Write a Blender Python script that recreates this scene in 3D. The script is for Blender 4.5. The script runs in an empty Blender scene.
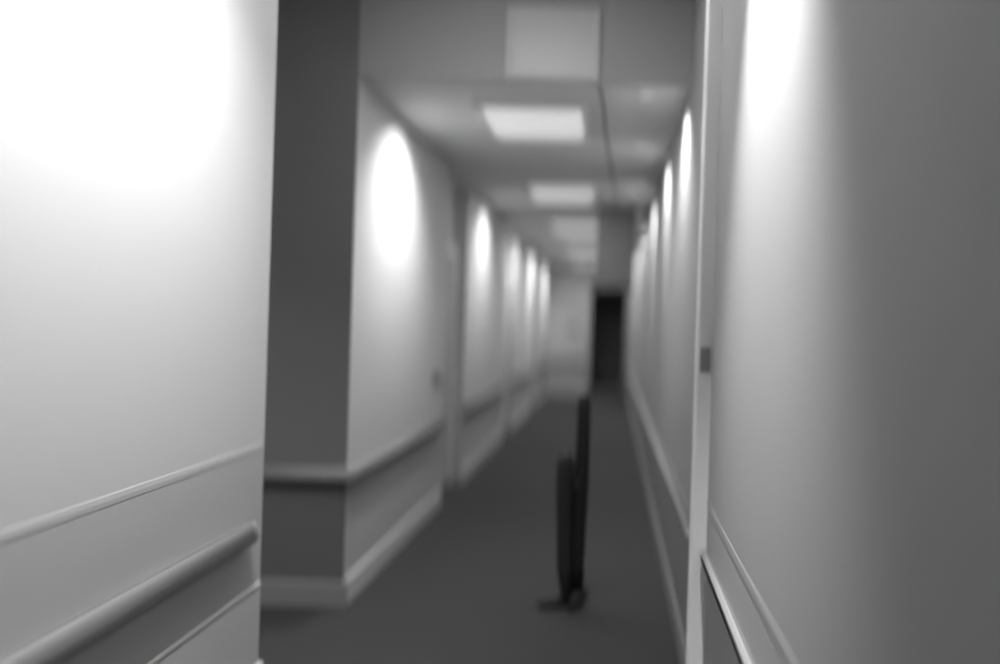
import bpy, bmesh, math
from mathutils import Vector, Matrix

S = bpy.context.scene
COL = S.collection

# ------------------------------------------------------------------ camera
EYE = 1.5
cam_d = bpy.data.cameras.new('camera')
cam = bpy.data.objects.new('camera', cam_d)
COL.objects.link(cam)
cam.location = (0, 0, EYE)
cam.matrix_world = Matrix.Translation((0, 0, EYE)) @ Matrix.Rotation(math.radians(90), 4, 'X') @ Matrix.Rotation(math.radians(1.8), 4, 'Z')
cam_d.sensor_width = 36
cam_d.lens = 28.8
cam_d.shift_x = -0.111
cam_d.shift_y = -0.007
cam_d.clip_start = 0.02
cam_d.dof.use_dof = True
cam_d.dof.focus_distance = 2.3
cam_d.dof.aperture_fstop = 0.31
cam_d.dof.aperture_ratio = 2.4
S.camera = cam

# ------------------------------------------------------------------ world, exposure
S.view_settings.view_transform = 'Standard'
S.view_settings.look = 'None'
S.view_settings.gamma = 1.0
S.view_settings.use_curve_mapping = False
S.view_settings.exposure = 0.0
w = bpy.data.worlds.new('world')
w.use_nodes = True
w.node_tree.nodes['Background'].inputs['Color'].default_value = (0.5, 0.5, 0.5, 1)
w.node_tree.nodes['Background'].inputs['Strength'].default_value = 0.03
S.world = w

# corridor measures (camera stands at 0, 0)
XL, XR = -1.35, 0.373         # wall planes
Y0, YE = -1.6, 17.1           # behind the camera, end wall
ZC, ZN = 2.75, 3.32           # far ceiling, higher near ceiling
YB = 4.15                     # added ceiling drop, standing in for a smeared upper edge
RAIL = 0.68
NICHES = [(3.15, 4.15, 0.75), (6.5, 7.4, 0.14), (10.2, 11.1, 0.14), (13.9, 14.8, 0.14)]
LEFT_LAMPS = [(2.0, 1.0), (4.95, 0.78), (8.3, 0.55), (11.0, 0.6), (13.4, 0.6), (15.9, 0.6)]
RIGHT_LAMPS = [(1.98, 7.6), (4.32, 0.65), (5.7, 0.65), (7.5, 0.7), (9.4, 0.7), (11.4, 0.7), (13.5, 0.7)]
P_LEFT, P_RIGHT = 130.0, 105.0

# ------------------------------------------------------------------ materials
def mat(name, g, rough=0.6, bump=0.0, scale=60, var=0.0, emit=0.0, dado=None, dz=None, spec=0.3, metal=0.0):
    m = bpy.data.materials.new(name); m.use_nodes = True
    nt = m.node_tree; b = nt.nodes['Principled BSDF']
    b.inputs['Roughness'].default_value = rough
    b.inputs['Specular IOR Level'].default_value = spec
    b.inputs['Metallic'].default_value = metal
    tc = nt.nodes.new('ShaderNodeTexCoord')
    no = nt.nodes.new('ShaderNodeTexNoise')
    no.inputs['Scale'].default_value = scale
    no.inputs['Detail'].default_value = 4
    nt.links.new(tc.outputs['Object'], no.inputs['Vector'])
    mr = nt.nodes.new('ShaderNodeMapRange')
    mr.inputs['To Min'].default_value = g * (1 - var)
    mr.inputs['To Max'].default_value = g * (1 + var)
    nt.links.new(no.outputs['Fac'], mr.inputs['Value'])
    out = mr.outputs['Result']
    if dado:                                   # the grey is darker below the given height
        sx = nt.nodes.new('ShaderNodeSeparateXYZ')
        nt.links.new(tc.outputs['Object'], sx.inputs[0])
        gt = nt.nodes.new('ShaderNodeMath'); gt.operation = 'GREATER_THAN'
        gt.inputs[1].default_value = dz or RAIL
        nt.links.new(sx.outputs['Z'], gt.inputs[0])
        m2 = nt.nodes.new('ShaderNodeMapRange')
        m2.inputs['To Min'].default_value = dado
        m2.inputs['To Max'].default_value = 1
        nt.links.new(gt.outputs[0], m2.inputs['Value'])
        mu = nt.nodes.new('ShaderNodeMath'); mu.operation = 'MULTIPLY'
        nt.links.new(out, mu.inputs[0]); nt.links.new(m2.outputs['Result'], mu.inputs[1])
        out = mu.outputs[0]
    cb = nt.nodes.new('ShaderNodeCombineColor')
    for i in range(3): nt.links.new(out, cb.inputs[i])
    nt.links.new(cb.outputs[0], b.inputs['Base Color'])
    if bump:
        bp = nt.nodes.new('ShaderNodeBump')
        bp.inputs['Strength'].default_value = bump
        bp.inputs['Distance'].default_value = 0.004
        nt.links.new(no.outputs['Fac'], bp.inputs['Height'])
        nt.links.new(bp.outputs['Normal'], b.inputs['Normal'])
    if emit:
        b.inputs['Emission Color'].default_value = (1, 1, 1, 1)
        b.inputs['Emission Strength'].default_value = emit
    return m

M = {
    'wall': mat('wall_paint', 0.56, 0.75, 0.05, 40, 0.01, dado=0.84),
    'wall_near': mat('near_wall_paint', 0.56, 0.75, 0.05, 40, 0.01, dado=0.78, dz=0.98),
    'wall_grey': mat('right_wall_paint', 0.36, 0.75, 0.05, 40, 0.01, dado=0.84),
    'alcove': mat('alcove_shade_paint', 0.22, 0.75, 0.05, 40, 0.02, dado=0.75),  # albedo lowered to put the alcove's shade into the colour
    'ceiling': mat('ceiling_paint', 0.66, 0.85, 0.05, 50, 0.01),
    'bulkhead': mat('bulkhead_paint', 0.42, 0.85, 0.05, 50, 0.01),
    'carpet': mat('carpet', 0.065, 0.95, 0.7, 260, 0.22, spec=0.05),
    'rail': mat('rail_vinyl', 0.26, 0.42, 0, 30, 0.01, spec=0.5),
    'rail_core': mat('rail_core', 0.16, 0.6),
    'trim': mat('trim_gloss', 0.62, 0.4, 0, 30, 0.01, spec=0.5),
    'alcove_trim': mat('alcove_trim_shade', 0.30, 0.5, 0, 30, 0.01),  # skirting tone darkened along with the alcove's painted shade
    'pilaster': mat('pilaster_gloss', 0.8, 0.4, 0, 30, 0.01, spec=0.5),
    'kick': mat('kick_stand_in_vinyl', 0.50, 0.5, 0, 30, 0.01),
    'door': mat('door_paint', 0.45, 0.5, 0.05, 20, 0.02),
    'darkdoor': mat('dark_room_paint', 0.35, 0.9),
    'steel': mat('brushed_steel', 0.35, 0.35, 0, 80, 0.05, metal=0.8),
    'lens': mat('lamp_lens', 0.8, 0.5, 0, 30, 0.01, emit=0.42),
    'frame': mat('lamp_frame', 0.75, 0.5),
    'panel': mat('light_trail_pale', 0.62, 0.4, 0, 30, 0.01),
    'duct': mat('duct_grey', 0.20, 0.7),
    'black': mat('black_metal', 0.022, 0.45),
    'charcoal': mat('charcoal_plastic', 0.04, 0.55),
    'cable': mat('smear_line_grey', 0.22, 0.6),
    'downlens': mat('downlight_lens', 0.7, 0.5, emit=0.25),
}

# ------------------------------------------------------------------ mesh helpers
def box(bm, x0, x1, y0, y1, z0, z1):
    vs = [bm.verts.new((x, y, z)) for x in (x0, x1) for y in (y0, y1) for z in (z0, z1)]
    for f in ((0, 1, 3, 2), (4, 6, 7, 5), (0, 4, 5, 1), (2, 3, 7, 6), (0, 2, 6, 4), (1, 5, 7, 3)):
        bm.faces.new([vs[i] for i in f])

def sweep(bm, path, profile):
    """closed profile [(out, z)] swept along a floor path [(x, y, nx, ny)]; (nx, ny) is the outward direction at each corner"""
    rings = [[bm.verts.new((x + nx * o, y + ny * o, z)) for o, z in profile] for x, y, nx, ny in path]
    n = len(profile)
    for a, b in zip(rings, rings[1:]):
        for i in range(n):
            bm.faces.new((a[i], a[(i + 1) % n], b[(i + 1) % n], b[i]))
    bm.faces.new(rings[0]); bm.faces.new(rings[-1][::-1])

def tube(bm, pts, radii, seg=14, squash=1.0):
    rings = []
    for i, p in enumerate(pts):
        p = Vector(p)
        a = Vector(pts[max(i - 1, 0)]); b = Vector(pts[min(i + 1, len(pts) - 1)])
        t = (b - a).normalized()
        u = t.cross(Vector((0, 1, 0)))
        if u.length < 0.1: u = t.cross(Vector((0, 0, 1)))
        u.normalize(); v = t.cross(u).normalized()
        r = radii[i] if isinstance(radii, (list, tuple)) else radii
        rings.append([bm.verts.new(p + (u * math.cos(2 * math.pi * k / seg) + v * squash * math.sin(2 * math.pi * k / seg)) * r) for k in range(seg)])
    for a, b in zip(rings, rings[1:]):
        for i in range(seg):
            bm.faces.new((a[i], a[(i + 1) % seg], b[(i + 1) % seg], b[i]))
    bm.faces.new(rings[0][::-1]); bm.faces.new(rings[-1])

def ring(bm, cx, cy, z, r0, r1, h, seg=32):
    prof = [(r0, z), (r1, z), (r1, z - h * 0.5), (r1 - (r1 - r0) * 0.3, z - h), (r0, z - h)]
    rr = []
    for k in range(seg):
        a = 2 * math.pi * k / seg
        rr.append([bm.verts.new((cx + math.cos(a) * r, cy + math.sin(a) * r, zz)) for r, zz in prof])
    n = len(prof)
    for k in range(seg):
        a, b = rr[k], rr[(k + 1) % seg]
        for i in range(n): bm.faces.new((a[i], b[i], b[(i + 1) % n], a[(i + 1) % n]))

def disc(bm, cx, cy, z, r, h, seg=32):
    a = [bm.verts.new((cx + math.cos(2 * math.pi * k / seg) * r, cy + math.sin(2 * math.pi * k / seg) * r, z)) for k in range(seg)]
    b = [bm.verts.new((v.co.x, v.co.y, z - h)) for v in a]
    bm.faces.new(a); bm.faces.new(b[::-1])
    for k in range(seg): bm.faces.new((a[k], b[k], b[(k + 1) % seg], a[(k + 1) % seg]))

def obj(name, fill, m, parent=None, bevel=0.0, smooth=False, segs=2, **tags):
    bm = bmesh.new(); fill(bm)
    bmesh.ops.recalc_face_normals(bm, faces=bm.faces)
    me = bpy.data.meshes.new(name); bm.to_mesh(me); bm.free()
    me.materials.append(M[m])
    o = bpy.data.objects.new(name, me); COL.objects.link(o)
    if parent:
        o.parent = parent
    if smooth:
        for p in me.polygons: p.use_smooth = True
    if bevel:
        b = o.modifiers.new('bevel', 'BEVEL'); b.width = bevel; b.segments = segs; b.limit_method = 'ANGLE'
    for k, v in tags.items(): o[k] = v
    return o

def struct(name, fill, m, **kw): return obj(name, fill, m, kind='structure', **kw)

def empty(name, loc, label, cat, group=None, rz=0):
    o = bpy.data.objects.new(name, None); COL.objects.link(o)
    o.location = loc; o.rotation_euler.z = rz; o.empty_display_size = 0.1
    o['label'] = label; o['category'] = cat
    if group: o['group'] = group
    return o

# ------------------------------------------------------------------ room shell
struct('floor', lambda bm: box(bm, -2.4, XR + 0.2, Y0 - 0.2, 20.4, -0.1, 0), 'carpet')
struct('ceiling', lambda bm: box(bm, -2.4, XR + 0.2, YB, 20.4, ZC, ZN), 'ceiling')
struct('ceiling_near', lambda bm: box(bm, -2.4, XR + 0.2, Y0 - 0.2, YB + 0.2, ZN, ZN + 0.1), 'ceiling')

struct('wall_left_near', lambda bm: box(bm, XL - 0.95, XL, Y0, 3.15, 0, ZN), 'wall_near')
def left_wall(bm):
    ya = Y0
    for y0, y1, dp in NICHES:
        if ya > Y0: box(bm, XL - 0.95, XL, ya, y0, 0, ZC)
        ya = y1
        if dp < 0.5:                                      # shallow door niche: back and lintel
            box(bm, XL - 0.95, XL - dp, y0, y1, 0, ZC)
            pass
        else:
            box(bm, XL - 0.95, XL - dp, y0, y1, 0, ZN)
    box(bm, XL - 0.95, XL, ya, YE, 0, ZC)
struct('wall_left', left_wall, 'wall')
# alcove return with shade put into its colour, rising past the ceiling drop
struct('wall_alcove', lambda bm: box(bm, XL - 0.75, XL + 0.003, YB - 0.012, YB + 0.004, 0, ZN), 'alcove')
struct('wall_added_bulkhead', lambda bm: box(bm, XL + 0.003, XR, YB - 0.012, YB, ZC - 0.002, ZN), 'bulkhead')  # added step in the ceiling, carrying a smeared edge upward
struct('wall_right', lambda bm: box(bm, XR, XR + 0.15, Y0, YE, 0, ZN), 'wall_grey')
struct('wall_back', lambda bm: box(bm, XL - 0.9, XR + 0.15, Y0 - 0.1, Y0, 0, ZN), 'wall')
DX0, DX1, DZ = -0.42, 0.29, 2.36
def end_wall(bm):
    box(bm, XL - 0.95, DX0, YE, YE + 0.14, 0, ZC)
    box(bm, DX1, XR + 0.15, YE, YE + 0.14, 0, ZC)
    box(bm, DX0, DX1, YE, YE + 0.14, DZ, ZC)
struct('wall_end', end_wall, 'wall')
# unlit room behind the end doorway
def dark_room(bm):
    box(bm, -1.6, -1.5, YE + 0.14, 20.3, 0, ZC)
    box(bm, 0.5, 0.57, YE + 0.14, 20.3, 0, ZC)
    box(bm, -1.6, 0.57, 20.2, 20.3, 0, ZC)
    box(bm, -1.5, 0.5, YE + 0.14, 20.2, 0.0, 0.004)
    box(bm, -1.5, 0.5, YE + 0.14, 20.2, ZC - 0.01, ZC)
struct('wall_dark_room', dark_room, 'darkdoor')
def end_casing(bm):
    box(bm, DX0 - 0.06, DX0, YE - 0.02, YE, 0, DZ + 0.06)
    box(bm, DX1, DX1 + 0.06, YE - 0.02, YE, 0, DZ + 0.06)
    box(bm, DX0, DX1, YE - 0.02, YE, DZ, DZ + 0.06)
struct('door_1', end_casing, 'darkdoor')

# ------------------------------------------------------------------ skirting
BASE = [(0, 0.0), (0.018, 0.0), (0.018, 0.118), (0.012, 0.13), (0, 0.13)]
def left_base(bm):
    # runs, each turned into the niches
    sweep(bm, [(XL, Y0, 1, 0), (XL, 3.15, 1, 1), (XL - 0.75, 3.15, 0, 1)], BASE)
    prev = 4.15
    for y0, y1, dp in NICHES[1:]:
        sweep(bm, [(XL, prev, 1, 0) if prev == 4.15 else (XL, prev, 1, 0), (XL, y0, 1, 0)], BASE)
        prev = y1
    sweep(bm, [(XL, prev, 1, 0), (XL, YE, 1, 0)], BASE)
struct('baseboard_left', left_base, 'trim')
struct('baseboard_alcove', lambda bm: sweep(bm, [(XL - 0.75, YB - 0.012, 0, -1), (XL + 0.003, YB - 0.012, 1, -1), (XL + 0.003, YB + 0.02, 1, 0)], BASE), 'alcove_trim')
RD0, RD1 = 2.92, 3.10       # pilaster on the right wall
def right_base(bm):
    sweep(bm, [(XR, Y0, -1, 0), (XR, RD0, -1, 0)], BASE)
    sweep(bm, [(XR, RD1, -1, 0), (XR, YE, -1, 0)], BASE)
struct('baseboard_right', right_base, 'wall_grey')
struct('baseboard_end', lambda bm: sweep(bm, [(XL + 0.02, YE, 0, -1), (DX0 - 0.06, YE, 0, -1)], BASE), 'trim')

# ------------------------------------------------------------------ handrails: bumper shell, dark core, end caps
def rail_profile(zc, h=0.082, out=0.055):
    pts = [(0.026, zc + h * 0.30)]
    for k in range(9):
        a = math.pi / 2 - math.pi * k / 8
        pts.append((out - 0.02 + 0.02 * math.cos(a), zc + (h / 2) * math.sin(a)))
    pts.append((0.026, zc - h * 0.30))
    return pts
def handrail(runs, label, shell='rail', group='bumper handrails along the corridor', cap_at=(), h=0.082, out=0.055):
    x, y = runs[0][0], runs[0][1]
    t = empty('handrail', (x, y, 0), label, 'handrail', group)
    loc = [(a - x, b - y, nx, ny) for a, b, nx, ny in runs]
    obj('bumper', lambda bm: sweep(bm, loc, rail_profile(RAIL, h, out)), shell, t, smooth=True)
    obj('mounting_strip', lambda bm: sweep(bm, loc, [(0, RAIL - 0.4 * h), (0.026, RAIL - 0.4 * h), (0.026, RAIL + 0.4 * h), (0, RAIL + 0.4 * h)]), 'rail_core', t)
    for i, d in cap_at:
        cx, cy, nx, ny = loc[i]
        def cap(bm, cx=cx, cy=cy, nx=nx, ny=ny, d=d):
            # rounded end piece that returns to the wall
            prof = rail_profile(RAIL, h, out)
            prof = [(0, RAIL + 0.3 * h)] + prof + [(0, RAIL - 0.3 * h)]
            sweep(bm, [(cx, cy, nx, ny), (cx, cy + 0.03 * d, nx, ny), (cx, cy + 0.045 * d, nx * 0.75, ny)], prof)
        obj('end_cap', cap, shell, t)
    return t
handrail([(XL, Y0 + 0.1, 1, 0), (XL, 2.97, 1, 0)], 'wide bumper handrail on the bright nearest stretch of left wall, before the dark alcove', cap_at=[(1, 1)])
t = handrail([(XL - 0.73, YB - 0.012, 0, -1), (XL + 0.003, YB - 0.012, 1, -1), (XL + 0.003, 6.34, 1, 0)],
             'bumper handrail that turns the corner of the dark alcove and runs along the left wall', cap_at=[(2, 1)])
for a, b, lab in ((7.5, 10.05, 'bumper handrail on the left wall between the first and second door niches'),
                  (11.2, 13.75, 'bumper handrail on the left wall between the second and third door niches'),
                  (14.9, 17.0, 'short bumper handrail at the far end of the left wall')):
    handrail([(XL, a, 1, 0), (XL, b, 1, 0)], lab, cap_at=[(0, -1), (1, 1)])
handrail([(XL + 0.1, YE, 0, -1), (DX0 - 0.1, YE, 0, -1)], 'short handrail across the end wall beside the dark doorway')
handrail([(XR, RD1 + 0.06, -1, 0), (XR, YE - 0.1, -1, 0)], 'long bumper handrail on the right wall beyond the pale pilaster', shell='wall_grey', h=0.045, cap_at=[(0, -1)])
handrail([(XR, Y0 + 0.1, -1, 0), (XR, RD0 - 0.06, -1, 0)], 'bumper handrail low on the nearest grey stretch of right wall', shell='duct', h=0.035, out=0.024, cap_at=[(1, 1)])

# added beads and lower sheet, standing in for doubled rail and skirting lines
BEAD = [(0, -0.018), (0.001, -0.014), (0.0012, 0), (0.001, 0.014), (0, 0.018)]
def bead(y0, y1, x, n, z): return lambda bm: sweep(bm, [(x, y0, n, 0), (x, y1, n, 0)], [(o, z + d) for o, d in BEAD])
struct('trim_1', bead(Y0, 3.145, XL, 1, 0.98), 'wall_near')
struct('trim_2', bead(Y0, RD0, XR, -1, 0.85), 'wall_grey')
struct('trim_3', lambda bm: sweep(bm, [(XL, Y0, 1, 0), (XL, 3.147, 1, 0)], [(0, 0.131), (0.004, 0.131), (0.004, 0.435), (0.007, 0.437), (0.007, 0.447), (0, 0.45)]), 'kick')

# ------------------------------------------------------------------ doors
def lever(t, x, y, z, nx):
    """round rose and lever handle; nx = outward direction"""
    h = obj('door_handle', lambda bm: tube(bm, [(x, y, z), (x + nx * 0.045, y, z), (x + nx * 0.05, y + 0.02, z), (x + nx * 0.05, y + 0.12, z)], [0.010, 0.010, 0.011, 0.009]), 'steel', t, smooth=True)
    obj('rose', lambda bm: tube(bm, [(x, y, z), (x + nx * 0.010, y, z)], 0.026, 20), 'steel', h)
# left niche doors: frame fills the niche sides, leaf at its back
for i, (y0, y1, dp) in enumerate(NICHES):
    n = i + 2
    xb = XL - dp
    t = obj('door_%d' % n, lambda bm: box(bm, xb, xb + 0.04, y0 + 0.08, y1 - 0.08, 0.012, 2.08), 'door', bevel=0.003, kind='structure')
    def fr(bm):
        box(bm, xb, xb + 0.055, y0 + 0.002, y0 + 0.075, 0, 2.16)
        box(bm, xb, xb + 0.055, y1 - 0.075 - (0.012 if dp > .5 else 0), y1 - 0.002 - (0.012 if dp > .5 else 0), 0, 2.16)
        box(bm, xb, xb + 0.055, y0 + 0.075, y1 - 0.09, 2.085, 2.16)
    obj('door_frame', fr, 'frame', t, bevel=0.003)
    lever(t, xb + 0.04, y0 + 0.16, 1.05, 1)
# pale pilaster on the right wall, with a small steel plate
def pilaster(bm):
    prof = [(0, 0), (0.050, 0.0), (0.058, 0.010), (0.058, 0.05), (0.034, 0.06), (0.034, 0.17), (0.028, 0.18), (0.0, 0.18)]
    a = [bm.verts.new((XR - o, RD0 + d, 0)) for o, d in prof]
    b = [bm.verts.new((v.co.x, v.co.y, ZN)) for v in a]
    bm.faces.new(a); bm.faces.new(b[::-1])
    for k in range(len(prof)): bm.faces.new((a[k], b[k], b[(k + 1) % len(prof)], a[(k + 1) % len(prof)]))
struct('trim_4', pilaster, 'pilaster')
obj('wall_plate', lambda bm: box(bm, XR - 0.044, XR - 0.008, RD0 - 0.006, RD0, 1.34, 1.43), 'steel', bevel=0.002,
    label='small dull metal plate on the pale pilaster of the right wall', category='wall plate')
obj('wall_plate', lambda bm: box(bm, XL, XL + 0.012, 6.12, 6.36, 1.00, 1.09), 'steel', bevel=0.004,
    label='dull metal plate on the left wall just before the first shallow door niche', category='wall plate')
obj('wall_plate', lambda bm: box(bm, -0.98, -0.66, YE - 0.015, YE, 1.33, 1.41), 'duct', bevel=0.004,
    label='narrow dark plate on the pale end wall left of the dark doorway', category='wall plate')
# end-of-hall door leaf, swung open into the dark room
t = obj('door_6', lambda bm: box(bm, DX0 - 0.03, DX0 + 0.015, YE + 0.15, YE + 0.80, 0.012, DZ - 0.02), 'darkdoor', bevel=0.003, kind='structure')
lever(t, DX0 + 0.015, YE + 0.62, 1.05, 1)

# ------------------------------------------------------------------ ceiling troffers
def troffer(y, label, z=ZC, power=7.0):
    cx = -0.50; W = 0.31; L = 0.36
    t = empty('ceiling_light', (cx, y, z), label, 'ceiling light', 'square ceiling lights down the middle of the corridor')
    def fr(bm):
        for s in (-1, 1):
            box(bm, s * W - 0.02, s * W + 0.02, -L - 0.02, L + 0.02, -0.03, 0)
            box(bm, -W + 0.02, W - 0.02, s * L - 0.02, s * L + 0.02, -0.03, 0)
    obj('lamp_frame', fr, 'frame', t, bevel=0.004)
    def lens(bm):
        # prismatic cover with sloping sides
        o = [(-W + .02, -L + .02), (W - .02, -L + .02), (W - .02, L - .02), (-W + .02, L - .02)]
        i_ = [(a * 0.82, b * 0.82) for a, b in o]
        A = [bm.verts.new((a, b, -0.012)) for a, b in o]
        B = [bm.verts.new((a, b, -0.055)) for a, b in i_]
        bm.faces.new(A); bm.faces.new(B)
        for k in range(4): bm.faces.new((A[k], A[(k + 1) % 4], B[(k + 1) % 4], B[k]))
    obj('lamp_cover', lens, 'lens', t)
    ld = bpy.data.lights.new('lamp_glow', 'AREA'); ld.shape = 'RECTANGLE'; ld.size = 0.5; ld.size_y = 0.6; ld.energy = power
    lo = bpy.data.objects.new('lamp_glow', ld); COL.objects.link(lo); lo.parent = t; lo.location = (0, 0, -0.06)
troffer(2.9, 'unseen square ceiling light added on the higher ceiling as fill, just before the drop', ZN, 12.0)  # out of view, added as fill for the bulkhead and alcove face
ORD = ['nearest and largest', 'second', 'third', 'fourth', 'fifth and farthest']
for k, y in enumerate((4.92, 7.55, 10.2, 12.9, 15.6)):
    troffer(y, power=(9, 8, 9, 13, 16)[k], label=('%s glowing square ceiling light, counted from the ceiling drop' % ORD[k]))

# pale panel added in place of the first ceiling light's smeared trail
t = empty('light_trail_panel', (-0.345, YB - 0.012, 2.93), 'pale rectangular panel with bevelled frame, stand-in for the smeared trail of the nearest light', 'panel')
def pf(bm):
    a = [(-.24, -.175), (.24, -.175), (.24, .195), (-.24, .195)]
    b = [(-.20, -.15), (.215, -.15), (.215, .15), (-.20, .15)]
    A = [bm.verts.new((x, 0, z)) for x, z in a]; A2 = [bm.verts.new((x, -0.022, z)) for x, z in a]
    B2 = [bm.verts.new((x, -0.008, z)) for x, z in b]; B = [bm.verts.new((x, 0, z)) for x, z in b]
    for P, Q in ((A, A2), (A2, B2), (B2, B), (B, A)):
        for k in range(4): bm.faces.new((P[k], P[(k + 1) % 4], Q[(k + 1) % 4], Q[k]))
obj('panel_frame', pf, 'panel', t)
obj('panel_face', lambda bm: box(bm, -.20, .215, -0.008, -0.001, -.15, .15), 'panel', t)

# ------------------------------------------------------------------ recessed downlights that graze the walls
def downlight(x, y, z, power, label, group, cone=112, tilt=0.0, blend=1.0):
    t = empty('downlight', (x, y, z), label, 'downlight', group)
    obj('trim_ring', lambda bm: ring(bm, 0, 0, 0, 0.034, 0.045, 0.006), 'ceiling', t, smooth=False)
    obj('lamp_lens', lambda bm: disc(bm, 0, 0, 0, 0.034, 0.003), 'downlens', t)
    ld = bpy.data.lights.new('lamp_glow', 'SPOT'); ld.energy = power
    ld.spot_size = math.radians(cone); ld.spot_blend = blend; ld.shadow_soft_size = 0.03
    lo = bpy.data.objects.new('lamp_glow', ld); COL.objects.link(lo); lo.parent = t
    lo.location = (0, 0, -0.02); lo.rotation_euler = (0, tilt, 0)
for k, (y, s) in enumerate(LEFT_LAMPS):
    z = ZN if y < YB else ZC
    names = ['nearest', 'second', 'third', 'fourth', 'fifth', 'last']
    near = y < YB
    downlight(XL + (0.62 if near else 0.50), y, z, P_LEFT * s * (2.6 if near else 1), 'small round ceiling downlight, %s of those lighting the left wall' % names[k],
              'downlights along the left wall', tilt=0.42 if near else 0.5, cone=104 if near else 118)
for k, (y, s) in enumerate(RIGHT_LAMPS):
    z = ZN if y < YB else ZC
    names = ['nearest', 'second', 'third', 'fourth', 'fifth', 'sixth', 'last']
    downlight(XR - 0.22, y, z, P_RIGHT * s, 'small round ceiling downlight, %s of those lighting the right wall' % names[k],
              'downlights along the right wall', cone=55 if y < YB else 105, tilt=-0.24 if y < YB else -0.4)

# ------------------------------------------------------------------ dark box added for the upward smear of the doorway
t = empty('door_smear_box', (0.02, 8.3, ZC), 'dull grey hanging box, stand-in for the upward smear of the dark doorway', 'duct')
obj('casing', lambda bm: box(bm, -0.19, 0.20, 0, 0.55, -0.87, 0), 'duct', t, bevel=0.01)
obj('bottom_plate', lambda bm: box(bm, -0.175, 0.185, 0.02, 0.53, -0.885, -0.87), 'black', t)

# thin line added along the ceiling for a light's smeared corner
def cbl(bm):
    pts = [(-0.10, YB + 0.0, ZC - 0.008)]
    for x, y in ((-0.08, 4.6), (-0.075, 5.2), (-0.055, 5.9), (-0.03, 6.6), (0.0, 7.4), (0.02, 8.29)):
        pts.append((x, y, ZC - 0.006))
    tube(bm, pts, 0.006, 8)
obj('ceiling_smear_line', cbl, 'cable', label='thin grey line along the ceiling, stand-in for the smeared corner of a ceiling light', category='cable')

# ------------------------------------------------------------------ slim dark upright standing in for a blurred leg-like shape
SX, SY = -0.135, 4.25
t = empty('leg_shape_stand_in', (SX, SY, 0), 'slim dark upright with two splayed feet, stand-in for a blurred leg-like shape', 'stand')
obj('column', lambda bm: tube(bm, [(0.000, 0, 0.055), (-0.003, 0, 0.25), (0.000, 0, 0.55), (0.002, 0, 0.66), (0.006, 0, 0.80), (0.007, 0, 1.05), (0.006, 0, 1.125), (0.006, 0, 1.135)],
                            [0.034, 0.036, 0.040, 0.042, 0.038, 0.036, 0.030, 0.014], 20, 0.8), 'black', t, smooth=True)
obj('side_column', lambda bm: tube(bm, [(-0.052, -0.01, 0.05), (-0.072, -0.01, 0.20), (-0.080, -0.01, 0.45), (-0.084, -0.01, 0.62), (-0.086, -0.01, 0.76), (-0.076, -0.01, 0.80), (-0.066, -0.01, 0.812)],
                                 [0.034, 0.040, 0.042, 0.046, 0.046, 0.038, 0.012], 20, 0.8), 'charcoal', t, smooth=True)
obj('collar', lambda bm: tube(bm, [(-0.05, -0.004, 0.62), (0.0, -0.004, 0.66)], [0.03, 0.036], 14), 'black', t, smooth=True)
def foot(pts, rad): return lambda bm: tube(bm, pts, rad, 18, 0.62)
obj('foot', foot([(-0.03, 0, 0.05), (-0.075, -0.02, 0.034), (-0.12, -0.035, 0.026), (-0.165, -0.045, 0.023), (-0.195, -0.05, 0.018), (-0.205, -0.052, 0.012)], [0.03, 0.034, 0.028, 0.024, 0.018, 0.006]), 'charcoal', t, smooth=True)
obj('foot', foot([(0.055, 0.02, 0.095), (0.035, 0.0, 0.07), (0.005, -0.03, 0.042), (-0.025, -0.06, 0.030), (-0.045, -0.08, 0.022)], [0.012, 0.030, 0.040, 0.030, 0.010]), 'black', t, smooth=True)
